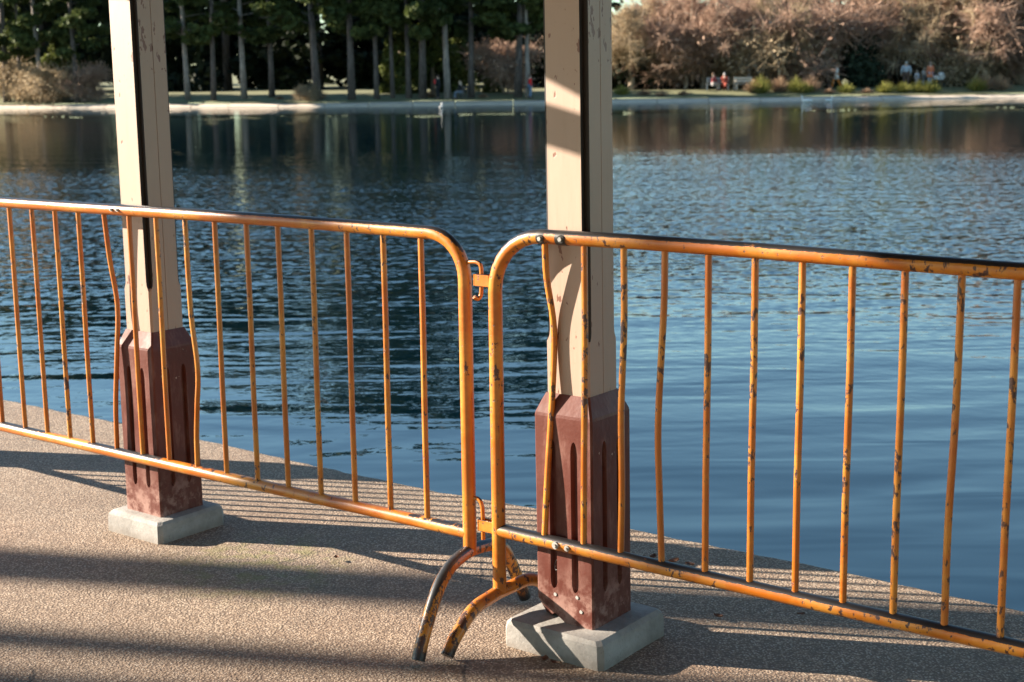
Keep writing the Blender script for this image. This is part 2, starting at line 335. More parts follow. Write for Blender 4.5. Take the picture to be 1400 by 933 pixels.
bank = [(-260, 150), (-120, 124), (-60, 111), (-36.3, 105.0), (-24.6, 100.5), (-14.15, 97.4), (-4.63, 97.3), (2.12, 97.1), (7.17, 97.2), (16.96, 97.0), (25.39, 96.6), (33.69, 96.8), (60, 99), (120, 112), (260, 150)]
bank = [(x, y + 5.0) for x, y in bank]
def bank_y(x):
    for (a, b), (c, d) in zip(bank[:-1], bank[1:]):
        if a <= x <= c: return b + (d - b) * (x - a) / (c - a)
    return 150
def gz(x, y):
    t = y - bank_y(x)
    return -0.37 + 0.49 * min(1, max(0, t / 4.5)) + 0.012 * max(0, t - 8) + 0.04 * math.sin(x * .7 + y) * math.sin(x * .23)
mb = MB(); xs = [-260, -120, -60] + [-50 + 2 * i for i in range(51)] + [60, 120, 260]; offs = [0.35, 1.2, 2.4, 4, 6, 9, 13, 18, 25, 40, 70, 150, 600]
for t in offs:
    for x in xs: y = bank_y(x) + t; mb.v.append((x, y, gz(x, y)))
m_ = len(xs)
for k in range(len(offs) - 1):
    for i in range(m_ - 1): mb.f.append((k * m_ + i, k * m_ + i + 1, (k + 1) * m_ + i + 1, (k + 1) * m_ + i)); mb.m.append(0)
struct(obj('ground', mb, LAWN, smooth=True))

# coping of the far bank, stone by stone
cop = link('bank_coping', None, None, (0, 0, 0)); struct(cop)
rg = random.Random(9); x = -62.0
while x < 62:
    L = rg.uniform(2.6, 4.2); x1 = x + L - 0.05; ya, yb = bank_y(x), bank_y(x1); z = rg.uniform(-.015, .015)
    mb = MB(); d = 0.045
    prof = [(-.50, -0.85), (-.50, -0.575 + z), (-.46, -0.55 + z), (0.62, -0.34 + z), (0.70, -0.36 + z), (0.72, -0.85)]
    mb.loft([[(x, ya + p, q) for p, q in prof], [(x1, yb + p, q) for p, q in prof]])
    o = obj('coping_stone', mb, KERB, cop); x += L

# ------------------------------------------------------------------ foliage generators (leaf-sized faces)
def rquads(c, sx, sy, rng, up=0.0):
    n = len(c); a = rng.normal(size=(n, 3)); a /= np.linalg.norm(a, axis=1)[:, None]
    b = rng.normal(size=(n, 3)); b[:, 2] += up; b -= a * (a * b).sum(1)[:, None]; b /= np.linalg.norm(b, axis=1)[:, None]
    s = rng.uniform(.6, 1.3, (n, 1)); a = a * sx * s; b = b * sy * s
    return np.stack([c - a - b, c + a - b * .6, c + a * .7 + b, c - a * .8 + b * .8], 1)
def in_ball(n, rng, shell=0.5):
    d = rng.normal(size=(n, 3)); d /= np.linalg.norm(d, axis=1)[:, None]
    return d * (rng.uniform(shell ** 3, 1, (n, 1)) ** (1 / 3))
def sticks(P0, P1, w, rng):
    d = P1 - P0; r = rng.normal(size=d.shape); s = np.cross(d, r); s /= np.linalg.norm(s, axis=1)[:, None] + 1e-9; s = s * w
    return np.stack([P0 - s, P0 + s, P1 + s * .5, P1 - s * .5], 1)

def pine_meshes(seed, H, crown0, rad, trunk_r, leaf_s=0.26, dens=1.0, low=False):
    rng = np.random.default_rng(seed); mb = MB(); pts = []; bx, by = rng.uniform(-.5, .5, 2)
    for i in range(9):
        t = i / 8; pts.append((bx * t * t * H * .05, by * t * t * H * .05 + 0, t * H))
    mb.tube(pts, [trunk_r * (1.25 if i == 0 else 1.0 - .10 * i) for i in range(9)], 9); Q = []
    nl = int(22 * dens)
    for i in range(nl):
        t = crown0 + (1 - crown0) * ((i + rng.uniform(0, .8)) / nl); z = H * t; az = rng.uniform(0, 2 * math.pi)
        prof = math.sin(min(1, (1.02 - t) / (1 - crown0) * 1.5 + .15) * math.pi / 2); L = rad * prof * (.74 + .8 * t) * rng.uniform(.55, 1.15)
        c = Vector((bx * t * t * H * .05, by * t * t * H * .05, z)); dr = Vector((math.cos(az), math.sin(az), rng.uniform(-.12, .25)))
        end = c + dr * L; mb.tube([c, c + dr * L * .5 + Vector((0, 0, .1 * L)), end], [trunk_r * .22, trunk_r * .15, .02], 5)
        for j in range(3 + int(rng.integers(0, 3))):
            u = rng.uniform(.35, 1.05); cc = np.array(c + dr * L * u) + rng.normal(size=3) * np.array([.35, .35, .2]) * L * .22
            r = rng.uniform(.45, 1.0) * (0.35 + L * .16); n = int(48 * dens * (r / .8) ** 1.3)
            Q.append(rquads(cc + in_ball(n, rng, .3) * np.array([r, r, r * .5]), leaf_s, leaf_s * .45, rng, .5))
    return mesh_of('trunk', mb, PBARK, True), quads('crown', np.concatenate(Q), PINE)
def dense_meshes(seed, H, rad, mat, leaf_s=0.3, n=5200, base=0.0, bark=PBARK):
    rng = np.random.default_rng(seed); mb = MB(); mb.tube([(0, 0, 0), (0, 0, H * .5), (.1, .1, H * .93)], [rad * .1, rad * .07, .03], 7); Q = []
    lob = 46
    for i in range(lob):
        t = rng.uniform(0, 1) ** .85; z = base + (H - base) * t; rr = rad * (1 - t ** 1.7 * .85) * rng.uniform(.45, 1.0); az = rng.uniform(0, 2 * math.pi)
        c = np.array([math.cos(az) * rr, math.sin(az) * rr, z]); r = rad * rng.uniform(.22, .42)
        Q.append(rquads(c + in_ball(n // lob, rng, .55) * np.array([r, r, r * .9]), leaf_s, leaf_s * .6, rng, .2))
    return mesh_of('trunk', mb, bark, True), quads('crown', np.concatenate(Q), mat)
def bare_meshes(seed, H, rad, mat, bark=BBARK, n_limb=11, tw=26, droop=0.5, tw_w=0.019, leaves=1.0, trunk_r=.3):
    rng = np.random.default_rng(seed); mb = MB(); P0 = []; P1 = []; C = []
    mb.tube(catmull([(0, 0, 0), (.15, 0, H * .15), (-.1, .1, H * .38), (.1, 0, H * .62)], 3), [trunk_r * (1.15 - .075 * i) for i in range(10)], 8)
    for i in range(n_limb):
        az = 2 * math.pi * i / n_limb + rng.uniform(-.35, .35); z0 = H * rng.uniform(.05, .46); L = rad * rng.uniform(.6, 1.15); top = z0 + (H - z0) * rng.uniform(.15, 1.0)
        d = Vector((math.cos(az), math.sin(az), 0)); sd = Vector((-d.y, d.x, 0))
        path = catmull([(0, 0, z0), d * L * .3 + sd * rng.uniform(-.5, .5) + Vector((0, 0, z0 + (top - z0) * .6)), d * L * .65 + sd * rng.uniform(-.9, .9) + Vector((0, 0, top)), d * L + sd * rng.uniform(-1, 1) + Vector((0, 0, max(H * .13, top - droop * top * rng.uniform(.4, 1.5))))], 4)
        mb.tube(path, [max(.018, trunk_r * .36 * (1 - k / len(path))) for k in range(len(path))], 5)
        for k in range(3, len(path)):
            for q in range(3):
                a = path[k]; sdv = Vector(rng.normal(size=3)); sdv.z = abs(sdv.z) * .7 - droop * .35; sdv = (sdv.normalized() + d * .35).normalized() * rng.uniform(.7, 1.9) * rad / 5
                b = a + sdv; mid = a + sdv * .5 + Vector((0, 0, .12)); mb.tube([a, mid, b], [.035, .022, .01], 4, False)
                for w in range(tw):
                    u = rng.uniform(.15, 1.05); s0 = np.array(a.lerp(b, u)); td = rng.normal(size=3) + np.array(sdv) * .4; td[2] -= droop * .5; td = td / np.linalg.norm(td) * rng.uniform(.35, 1.15)
                    P0.append(s0); P1.append(s0 + td)
                    if rng.uniform() < leaves: C.append(s0 + td * rng.uniform(.5, 1.1))
    P0 = np.array(P0); P1 = np.array(P1); Q = [sticks(P0, P1, tw_w, rng), rquads(np.array(C), .075, .05, rng)]
    return mesh_of('trunk', mb, bark, True, None), quads('crown', np.concatenate(Q), mat)

def plant(name, meshes, label, cat, loc, rz=0.0, sc=1.0, group=None, parts=('trunk', 'crown')):
    t = thing(name, label, cat, loc, rz, group, sc if isinstance(sc, tuple) else (sc, sc, sc))
    for p, me in zip(parts, meshes): link(p, me, t)
    return t

# ------------------------------------------------------------------ pines on the far left bank
def on_bank(px, depth): p = at_depth(px, bank_y((px - 700) / 2000 * depth) + depth - 97.0, 0.0); p.z = gz(p.x, p.y) - 0.05; return p
PV = [pine_meshes(11 + i, H, c0, rad, tr, .30, 1.75) for i, (H, c0, rad, tr) in enumerate([(24, .17, 3.0, .22), (23, .22, 2.7, .19), (25, .19, 3.2, .24), (21, .24, 2.5, .17)])]
GP = 'tall pines on the far bank'
pines = [(10, 108, 0, 'dark thin pine trunk nearest the left picture edge'), (29, 112, 3, 'dark pine second from the left edge behind brown shrubs'), (58, 105, 1, 'pale sunlit pine trunk above brown shrubs left of the near pillar'), (106, 103, 0, 'stout grey pine just left of the left cream pillar'),
         (257, 110, 3, 'pine with pale lower trunk just right of the left cream pillar'), (292, 107, 2, 'dark pine with dense low crown right of the left pillar'), (334, 111, 1, 'slim pale pine trunk in the dark wood'), (372, 115, 3, 'slim pine deep in the shade of the dark wood'),
         (434, 104, 2, 'thick leaning grey pine above the russet grass tufts'), (481, 103, 0, 'straight tall grey pine right of the thick leaning pine'), (515, 103.5, 1, 'pine with hanging foliage, third right of the russet grass tufts'), (537, 105, 3, 'slender pine, middle one of five close trunks'), (559, 104, 1, 'slender pine, fourth of five close trunks'), (578, 103, 0, 'dark slender pine left of the person with the red bag'),
         (612, 101.5, 2, 'stout pine with brightly sunlit bark beside the person in black'), (644, 104, 1, 'dark leaning pine behind the seated person in black'), (708, 103, 0, 'grey pine rising behind the reddish bare shrub'), (722, 102, 3, 'sunlit pine trunk behind the person in the red coat')]
pines = [(a, 98.5 + (b - 101.5) * (.16 if a > 240 else .22), c, d) for a, b, c, d in pines]
rg = random.Random(2)
for px, dep, v, lab in pines:
    t = plant('pine_tree', PV[v], lab, 'tree', on_bank(px, dep), rg.uniform(0, 6.28), 1.0, GP); f_ = rg.uniform(.7, 1.2); t.scale = (f_, f_, rg.uniform(.93, 1.08) * (.8 if px < 380 else .95)); t.rotation_euler = (R_(rg.uniform(-1.2, 1.2)), R_(rg.uniform(-2.4, 2.4)), rg.uniform(0, 6.28))
    if px in (58, 257, 334, 612, 722): tc_ = [c for c in t.children if c.name.startswith('trunk')][0]; tc_.data = tc_.data.copy(); tc_.data.materials[0] = PALE_LIT  # paler bark colour puts the sunlight onto these trunks
    if px in (434, 612): t.scale = (t.scale[0] * 1.15, t.scale[1] * 1.15, t.scale[2])
    if px == 434: t.rotation_euler = (0, R_(-2.5), 0.4)
    if px == 644: t.rotation_euler = (0, R_(3), 1.1)
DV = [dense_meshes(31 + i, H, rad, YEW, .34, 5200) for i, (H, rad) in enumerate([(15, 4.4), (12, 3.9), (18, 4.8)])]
k = 0
for i, px in enumerate(range(-60, 800, 62)):
    dep = 119 + (i * 7) % 13; p = on_bank(px, dep)
    where = 'behind the left pillar' if 130 < px < 250 else ('at the left picture edge' if px < 60 else 'in the dark wood')
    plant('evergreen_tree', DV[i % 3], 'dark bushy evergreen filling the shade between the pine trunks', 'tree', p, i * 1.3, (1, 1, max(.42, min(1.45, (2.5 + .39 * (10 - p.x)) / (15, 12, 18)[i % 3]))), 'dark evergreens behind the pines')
# far wood closing the view
rng = np.random.default_rng(77); Q = []
for i in range(260):
    x = rng.uniform(-150, 160); z0 = rng.uniform(0, 9 if x > 8 else 15); y = 150 + abs(x) * .12 + rng.uniform(0, 12); r = rng.uniform(1.8, 3.4)
    Q.append(rquads(np.array([x, y, z0]) + in_ball(130, rng, .5) * r, .5, .32, rng, .2))
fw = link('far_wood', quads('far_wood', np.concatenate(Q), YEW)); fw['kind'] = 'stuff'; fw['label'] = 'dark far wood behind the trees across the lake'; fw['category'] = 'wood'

# ------------------------------------------------------------------ bare russet trees on the far right bank
BV = [bare_meshes(51, 8.5, 4.6, TWIG, n_limb=16, tw=26, leaves=.12, tw_w=.02), bare_meshes(52, 8.0, 4.4, TWIG2, n_limb=15, tw=26, leaves=.1, tw_w=.02), bare_meshes(53, 9.2, 5.0, TWIG, n_limb=17, tw=26, leaves=.12, tw_w=.02)]
bares = [(862, 106, 1, .92, 'olive brown bare tree right beside the right cream pillar'), (905, 109, 0, 1.0, 'russet bare tree arching over the dark hollow'), (962, 106, 2, .95, 'wide russet tree drooping above the two seated people'), (1022, 110, 0, 1.08, 'russet bare tree behind the wooden bench'), (1078, 105, 1, .95, 'olive twiggy tree with pale arching limbs right of the bench'), (1138, 108, 2, 1.0, 'russet twiggy tree above the walking couple'), (1196, 111, 0, 1.05, 'pinkish brown bare tree between the couple and the family'), (1262, 107, 1, 1.1, 'olive grey bare tree with pale limbs above the family'), (1325, 106, 2, 1.0, 'brown bare tree near the right picture edge'), (1392, 108, 1, 1.15, 'olive brown bare tree cut by the right picture edge'), (1450, 106, 0, 1.1, 'bare tree beyond the right picture edge')]
for i, (px, dep, v, s, lab) in enumerate(bares):
    plant('bare_tree', BV[v], lab, 'tree', on_bank(px, dep), i * 2.2, s * (.84 if i < 7 else .84 + .10 * (i - 6)), 'bare trees on the right bank')
HV = [dense_meshes(61 + i, H, rad, LAUREL, .2, 4200, .1, BBARK) for i, (H, rad) in enumerate([(3.0, 2.1), (4.2, 2.6)])]
HY = [dense_meshes(65 + i, H, rad, YEW, .26, 4600, .1, BBARK) for i, (H, rad) in enumerate([(3.4, 2.5), (5.0, 3.0)])]
hed = [(868, 108, 1, 0, 'dark evergreen bush at the left end of the hollow under the russet trees'), (905, 110, 0, 0, 'black green bush in the hollow left of the seated people'), (942, 111, 1, 0, 'dark bush behind the person in burgundy'), (985, 111, 0, 0, 'dark bush behind the person in the red coat'), (1020, 113, 1, 0, 'dark bush behind the wooden bench'), (1062, 112, 0, 0, 'dark bush behind the yellow grasses'), (1105, 112, 1, 0, 'dark bush left of the walking couple'), (1172, 106, 1, 1, 'blue green rounded laurel right of the woman in the white coat'), (1205, 109, 0, 1, 'laurel bush between the couple and the family'), (1225, 112, 1, 0, 'dark bush behind the large person in grey'), (1262, 112, 1, 1, 'green bush behind the family'), (1298, 110, 0, 0, 'dark bush right of the pale pushchair'), (1345, 112, 1, 0, 'dark bush under the rightmost bare tree'), (1395, 111, 0, 1, 'green bush at the right picture edge')]
for i, (px, dep, v, kind, lab) in enumerate(hed):
    plant('evergreen_bush', (HV if kind else HY)[v], lab, 'bush', on_bank(px, dep), i * 1.7, 1.0, 'evergreen bushes under the bare trees')

# shrubs, tussocks
SH = [bare_meshes(71, 2.6, 1.7, TWIG, BBARK, 9, 14, .1, .012, .4, .06), bare_meshes(72, 2.2, 1.9, TWIG2, BBARK, 9, 12, .4, .012, .9, .06)]
def tuft_mesh(seed, n, h, spread, mat):
    rng = np.random.default_rng(seed); az = rng.uniform(0, 6.283, n); u = rng.uniform(0, 1, n) ** .6; hh = h * rng.uniform(.3, 1.1, n) * (1.15 - .6 * u); Q = []
    d = np.stack([np.cos(az), np.sin(az), np.zeros(n)], 1); b0 = d * (u * spread * .25)[:, None]
    p1 = b0 + d * (u * spread * .35)[:, None]; p1[:, 2] += hh * .65; p2 = b0 + d * (u * spread * .8)[:, None]; p2[:, 2] += hh
    return quads('blades', np.concatenate([sticks(b0, p1, .022, rng), sticks(p1, p2, .014, rng)]), mat)
TG = [tuft_mesh(81, 420, 1.25, 1.0, GRASSY), tuft_mesh(82, 360, .85, .8, GRASSY)]; TD = [tuft_mesh(83, 380, 1.1, .95, DRYG), tuft_mesh(84, 300, .55, .7, DRYG)]
shr = [(20, 101.0, 1, 1.2, 'brown green shrub on the bank at the left picture edge'), (48, 100, 1, 1.0, 'olive brown shrub overhanging the bank left of the pale pine'), (78, 99.2, 1, 1.05, 'olive shrub leaning over the water left of the left pillar'), (118, 99.6, 0, .9, 'low russet shrub on the coping beside the left pillar'), (690, 101, 0, 1.25, 'reddish bare shrub left of the person in the red coat'), (420, 98.2, 1, .45, 'small dark shrub hanging over the coping below the leaning pine'),
       (935, 105, 0, 1.7, 'tall russet thicket behind the hollow left of the seated people'), (1055, 104.5, 1, 1.8, 'olive thicket above the yellow grass clumps'), (1100, 104, 0, 2.0, 'pinkish thicket left of the walking man'), (1168, 107, 0, 1.9, 'russet thicket above the blue green laurel'), (1300, 104.5, 1, 1.9, 'olive thicket right of the pale pushchair'), (1362, 104, 0, 2.0, 'russet thicket near the right picture edge'), (1010, 106.5, 1, 1.8, 'olive thicket behind the wooden bench')]
for i, (px, dep, v, s, lab) in enumerate(shr): plant('bare_shrub', SH[v], lab, 'shrub', on_bank(px, dep), i, s, 'bare shrubs on the bank')
tus = [(382, 99.5, 1, 1, .8, 'low dry grass tuft left of the small dark shrub'), (408, 99.8, 1, 0, .75, 'russet grass tuft left of the leaning pine foot'), (438, 99.6, 1, 0, .85, 'russet grass tuft at the foot of the leaning pine'), (590, 99.2, 1, 0, .8, 'dry grass tuft below the person with the red bag'), (660, 99, 1, 1, .9, 'low dry grass at the bank right of the seated person in black'),
       (880, 99.0, 1, 1, 1.2, 'dry grass tuft at the dark hollow edge'), (905, 98.6, 1, 1, 1.1, 'second dry grass tuft along the dark hollow edge'), (935, 98.8, 1, 1, 1.0, 'third dry grass tuft along the dark hollow edge'), (850, 99.5, 0, 1, 1.2, 'green grass clump against the right pillar edge'),
       (1040, 99.3, 0, 0, 1.35, 'tall yellow green grass clump right of the wooden bench'), (1030, 99.6, 1, 0, 1.2, 'tall dry grass clump touching the wooden bench'), (1066, 99.6, 1, 0, 1.4, 'dry grass clump between the two yellow clumps'), (1088, 99.2, 0, 0, 1.25, 'second yellow green grass clump right of the bench'), (1108, 99.6, 1, 0, 1.5, 'tall dry grass clump left of the walking man'), (1100, 99.0, 0, 1, 1.3, 'low green grass left of the walking man'),
       (1157, 99.0, 0, 1, 1.3, 'yellow green clump right of the orange trousers'), (1133, 98.6, 1, 1, 1.0, 'low dry grass below the walking couple'), (1210, 98.8, 0, 1, 1.4, 'yellow green clump left of the large person in grey'), (1235, 98.9, 0, 1, 1.3, 'green clump below the large person in grey'), (1255, 98.8, 0, 1, 1.4, 'green clump below the small child'), (1272, 98.7, 0, 1, 1.5, 'yellow clump below the person in orange'), (1335, 98.9, 0, 0, 1.15, 'bright yellow green clump near the right edge'), (1345, 99.4, 1, 0, 1.5, 'reddish dry grass right of the bright clump'), (1368, 99.2, 1, 0, 1.35, 'reddish dry grass clump near the right picture edge'), (1185, 98.8, 1, 1, 1.0, 'low dry grass below the laurel')]
for i, (px, dep, dry, v, s, lab) in enumerate(tus): plant('grass_clump', ((TD if dry else TG)[v],), lab, 'grass clump', on_bank(px, dep), i * .8, s * .72, 'grass clumps along the far bank', ('blades',))

GB = [dense_meshes(68, 5.2, 1.7, leaf('bright_evergreen', (.03, .045, .012), (.14, .16, .04), .25, .7), .2, 3600, .2, BBARK)]
for i, (px, dep, s_, lab) in enumerate([(548, 104, 1.0, 'bright green slender bush between the close pine trunks'), (592, 104.5, 1.15, 'bright green bush left of the sunlit pine'), (628, 106, .8, 'green bush right of the sunlit pine'), (672, 103, .45, 'low green bush left of the reddish shrub'), (90, 104, 1.0, 'olive green bush behind the shrubs at the far left'), (28, 106, 1.25, 'tall green bush at the left picture edge')]):
    plant('green_bush', GB[0], lab, 'bush', on_bank(px, dep), i * 1.1, s_, 'green bushes among the pines')
# thin pole
p = on_bank(695, 101); mb = MB(); mb.tube([(0, 0, 0), (.02, 0, 1.5), (0, 0, 3.0)], [.075, .065, .06], 8); mb.ball((0, 0, 3.0), .07, .07, .05)
t = thing('bare_pole', 'thin pale pole in the reddish bare shrub', 'pole', p); obj('shaft', mb, PALE_LIT, t, True)

# ------------------------------------------------------------------ pillars
def pillar(name, label, s, k, gid, chip=False, pad=.14, ph=.072, group='cream pillars of the lakeside shelter'):
    t = thing(name, label, 'pillar', plan(s, k), ROT, group)
    h = .067; c = .0155
    def ring(z, c, sq):                          # corner notches; sq = 1 square rebate, 0 plain chamfer
        pts = []
        for q in range(4):
            a = q * math.pi / 2; ca, sa = math.cos(a), math.sin(a)
            inner = h - c * (1.0 if sq else .5)
            sd_ = .0035 if q == 0 else 0.0
            for (u, v) in ((h, -h + c), (h, -.0012), (h - sd_, 0), (h, .0012), (h, h - c), (inner, inner)): pts.append((u * ca - v * sa, u * sa + v * ca, z))
        return pts
    zs = [(.66, .007, 0), (.700, .007, 0), (.820, .007, 0), (.828, .010, 1), (.838, .0140, 1), (.852, c, 1)] + [(.95 + .2 * i, c, 1) for i in range(8)]
    mb = MB(); mb.loft([ring(*z) for z in zs], mcol=lambda kk, i: 1 if (i % 6 in (4, 5) and kk >= 3) else 0)
    obj('post', mb, [CREAM, GROOVE], t)
    H = .0905; rings = []
    def pr(z, hw, d, w):
        pts = []; ch = .005
        for q in range(4):
            a = q * math.pi / 2; ca, sa = math.cos(a), math.sin(a)
            prof = [(hw, -hw + ch)]
            for f0 in (-.034, .034):
                prof += [(hw, f0 - w), (hw - d * .8, f0 - w * .55), (hw - d, f0), (hw - d * .8, f0 + w * .55), (hw, f0 + w)]
            prof += [(hw, hw - ch)]
            pts += [(u * ca - v * sa, u * sa + v * ca, z) for u, v in prof]
        return pts
    F = (.016, .0105)
    for z, hw, d, w in ((.055, H * 1.0, 0, .001), (.165, H, 0, .001), (.168, H, F[0] * .5, F[1] * .45), (.174, H, F[0] * .85, F[1] * .78), (.184, H, *F), (.35, H, *F), (.54, H, *F), (.556, H, F[0] * .85, F[1] * .8), (.566, H, F[0] * .5, F[1] * .5), (.570, H, 0, .001), (.628, H, 0, .001), (.636, H * .985, 0, .001), (.686, .069, 0, .0008)):
        rings.append(pr(z, hw, d, w))
    if chip:
        rings[0] = [(x, y, z) for x, y, z in rings[0]]
        for i, (x, y, z) in enumerate(rings[0]):
            if y < -.04 and x < 0.02: rings[0][i] = (x, y, z + .075 * min(1, (0.02 - x) / .09))
    mb = MB(); mb.loft(rings); pl_ = obj('plinth', mb, OX, t)
    if chip:
        for (u, z) in ((.04, .155), (-.03, .15), (.052, .118)):
            mb = MB(); mb.tube([(u, -H + .001, z), (u, -H - .002, z)], .005, 8); obj('screw', mb, BOLT, pl_, True, 40)
    rg = random.Random(gid); mb = MB(); P = pad; n = 7; bev = .013
    prof = []
    for z, ins in ((-.03, 0), (ph - .03, 0), (ph - .012, .003), (ph - .002, .012), (ph, .026)):
        r = []; q = P - ins; cc = .012
        base = [(q, -q + cc), (q, 0), (q, q - cc), (q - cc, q), (0, q), (-q + cc, q), (-q, q - cc), (-q, 0), (-q, -q + cc), (-q + cc, -q), (0, -q), (q - cc, -q)]
        prof.append([(x + rg.uniform(-.002, .002), y + rg.uniform(-.002, .002), z + rg.uniform(-.001, .001)) for x, y in base])
    mb.loft(prof); obj('base_slab', mb, CONC, t, True, 28)
    return t
KR = -3.063
pillar('shelter_pillar', 'left cream pillar with red brown plinth on a pale concrete slab', -3.843, KR, 1)
pr_ = pillar('shelter_pillar', 'right cream pillar behind the barrier joint, shadow patches on its face', -2.120, KR, 2, True, .157, .076)
pr_.rotation_euler = (Matrix.Rotation(R_(-.45), 4, 'Y') @ Matrix.Rotation(ROT, 4, 'Z')).to_euler()
pillar('shelter_pillar', 'cream pillar beyond the left picture edge', -5.55, KR, 3)
pillar('shelter_pillar', 'cream pillar beyond the right picture edge', -0.395, KR, 4)

# shelter roof above the frame: header beam, tie beams with curved braces, unseen boards extended to cut sky light
roof = thing('shelter_roof', 'timber roof frame resting on the cream pillars above the picture, boards extended to shade the paving', 'roof', plan(-2.1, KR, 2.35), ROT)
mb = MB(); mb.box(-3.6, 4.6, -.06, .06, .0, .15, .004); obj('header_beam', mb, CREAM, roof)
for x in (-1.723, 0.0, 1.725):
    mb = MB(); mb.box(x - .045, x + .045, -5.2, -.062, -.15, .13, .004); b_ = obj('tie_beam', mb, CREAM, roof)
    mb = MB(); path = catmull([(x, -.055, -.56), (x, -.20, -.50), (x, -.50, -.40), (x, -.85, -.282), (x, -1.12, -.17)], 5)
    rings = []
    for i, p_ in enumerate(path):
        tt = (path[min(i + 1, len(path) - 1)] - path[max(i - 1, 0)]).normalized(); nn = Vector((0, -tt.z, tt.y)) * .042
        rings.append([p_ + nn + Vector((-.03, 0, 0)), p_ + nn + Vector((.03, 0, 0)), p_ - nn + Vector((.03, 0, 0)), p_ - nn + Vector((-.03, 0, 0))])
    mb.loft(rings); obj('knee_brace', mb, CREAM, roof)
for i in range(38):
    y = -9.8 + i * .29; mb = MB(); mb.box(-2.05, 8.8, y, y + .275, .152, .18); obj('shade_roof_board', mb, CREAM, roof)

# ------------------------------------------------------------------ barriers
KF = -2.951; KS = KF / -2.9
def zk(z): return 1.5 - (1.5 - z) * KS
def barrier(name, label, s0, sgn, length, ztop, zbot, corner, bars, foot, wide, paint):
    t = thing(name, label, 'barrier', plan(s0, KF), ROT, 'orange crowd control barriers')
    r = .0185; x_end = sgn * length; pts = []
    zl = .215 if wide else .125
    path = [(0, 0, zl)] + [(0, 0, z) for z in (.35, .6, .85)]
    for i in range(9):
        a = math.pi / 2 * i / 8; path.append((sgn * corner * (1 - math.cos(a)), 0, ztop - corner * (1 - math.sin(a))))
    path += [(sgn * length * f, 0, ztop + .003 * math.sin(f * 7)) for f in (.2, .35, .5, .65, .8)]
    for i in range(9):
        a = math.pi / 2 * (1 - i / 8); path.append((x_end - sgn * corner * (1 - math.cos(a)), 0, ztop - corner * (1 - math.sin(a))))
    path += [(x_end, 0, z) for z in (.85, .6, .35, zl)]
    mb = MB(); mb.tube(path, r, 16); fr = obj('frame', mb, paint, t, True, 50)
    mb = MB(); mb.tube([(sgn * .006, 0, zbot)] + [(sgn * length * f, 0, zbot - .004 * math.sin(f * 3.14)) for f in (.15, .3, .45, .6, .75, .9)] + [(x_end - sgn * .006, 0, zbot)], r * .98, 16); obj('bottom_rail', mb, paint, t, True, 50)
    for b in bars:
        if isinstance(b, tuple): path = catmull([(b[0] - s0, 0, ztop - .012)] + [(q[0] - s0, q[2] if len(q) > 2 else 0, q[1]) for q in b[1]] + [(b[2] - s0, 0, zbot + .012)], 5)
        else: path = [(b - s0, 0, ztop - .012), (b - s0 + .001, 0, .85), (b - s0 - .001, 0, .55), (b - s0, 0, zbot + .012)]
        mb = MB(); mb.tube(path, .0083, 10); obj('bar', mb, paint, t, True, 50)
        for zz, dz in ((ztop - .018, -.012), (zbot + .018, .012)):      # weld bead
            pass
    mb = MB(); mb.tube(catmull(foot, 6), r * .97, 14); obj('foot', mb, YELF if wide else YELR, t, True, 50)
    mb = MB(); mb.tube(catmull([(x_end, y, z) for _, y, z in foot], 6) if not wide else catmull([(x_end, y, z) for _, y, z in foot], 6), r * .97, 14); obj('foot', mb, YELF if wide else YELR, t, True, 50)
    return t
def bolt(parent, x, z, r, rad=.0185, dark=False):
    mb = MB(); mb.tube([(x, -rad + .004, z), (x, -rad - .003, z)], r * 1.75, 12); w = obj('washer', mb, STEEL if dark else BOLT, parent, True, 40)
    mb = MB(); mb.tube([(x, -rad - .002, z), (x, -rad - .008, z)], r, 6); obj('bolt', mb, BOLT, w)
SL = -2.380 * KS
LB = [(-3.860, [(-3.857, .93, .01), (-3.845, .78, .02), (-3.848, .62, .008), (-3.860, .45)], -3.867), (-3.469, [(-3.464, .80), (-3.446, .62), (-3.458, .50), (-3.468, .40)], -3.471)]
LBARS = [-2.528, -2.662, -2.797, -2.933, -3.068, -3.199, -3.336, -3.604, -3.735, -3.993, -4.117, -4.244, -4.372, -4.508, -4.64, -4.77, -4.90, -5.03, -5.16, -5.29, -5.42, -5.53] + LB
FL = [(.056, -.287, .016), (.050, -.255, .075), (.036, -.185, .165), (.024, -.125, .205), (.012, -.07, .218), (0, 0, .222), (0, .07, .218), (0, .125, .205), (0, .165, .165), (0, .215, .075), (0, .245, .016)]
def conv(L): return [((b[0] * KS, [(q[0] * KS, zk(q[1])) + tuple(q[2:]) for q in b[1]], b[2] * KS) if isinstance(b, tuple) else b * KS) for b in L]
bl = barrier('crowd_barrier', 'left orange barrier, worn black along its top rail, hooks at its right end', SL, -1, 3.30, zk(1.092), zk(.295), .118, conv(LBARS), FL, True, YEL)
SR = -2.281 * KS
RBARS = [(-2.123, [(-2.127, 1.0, .012), (-2.119, .87, .030), (-2.121, .72, .026), (-2.126, .50, .008)], -2.132), (-2.005, [(-2.004, .85), (-2.008, .55)], -2.010), (-1.891, [(-1.890, .9), (-1.898, .695), (-1.896, .5)], -1.899), (-1.777, [(-1.779, .956), (-1.793, .68), (-1.788, .495)], -1.781), -1.661, -1.542, -1.4265, -1.3095, -1.192, (-1.071, [(-1.072, .8), (-1.078, .55)], -1.077), -.9575, -.84, -.72, -.60, -.48, -.36, -.24]
FR = [(-.004, -.220, .016), (-.004, -.186, .055), (-.003, -.112, .108), (-.001, -.04, .122), (0, 0, .126), (.014, .04, .134), (.03, .085, .142), (.045, .118, .132), (.055, .138, .108)]
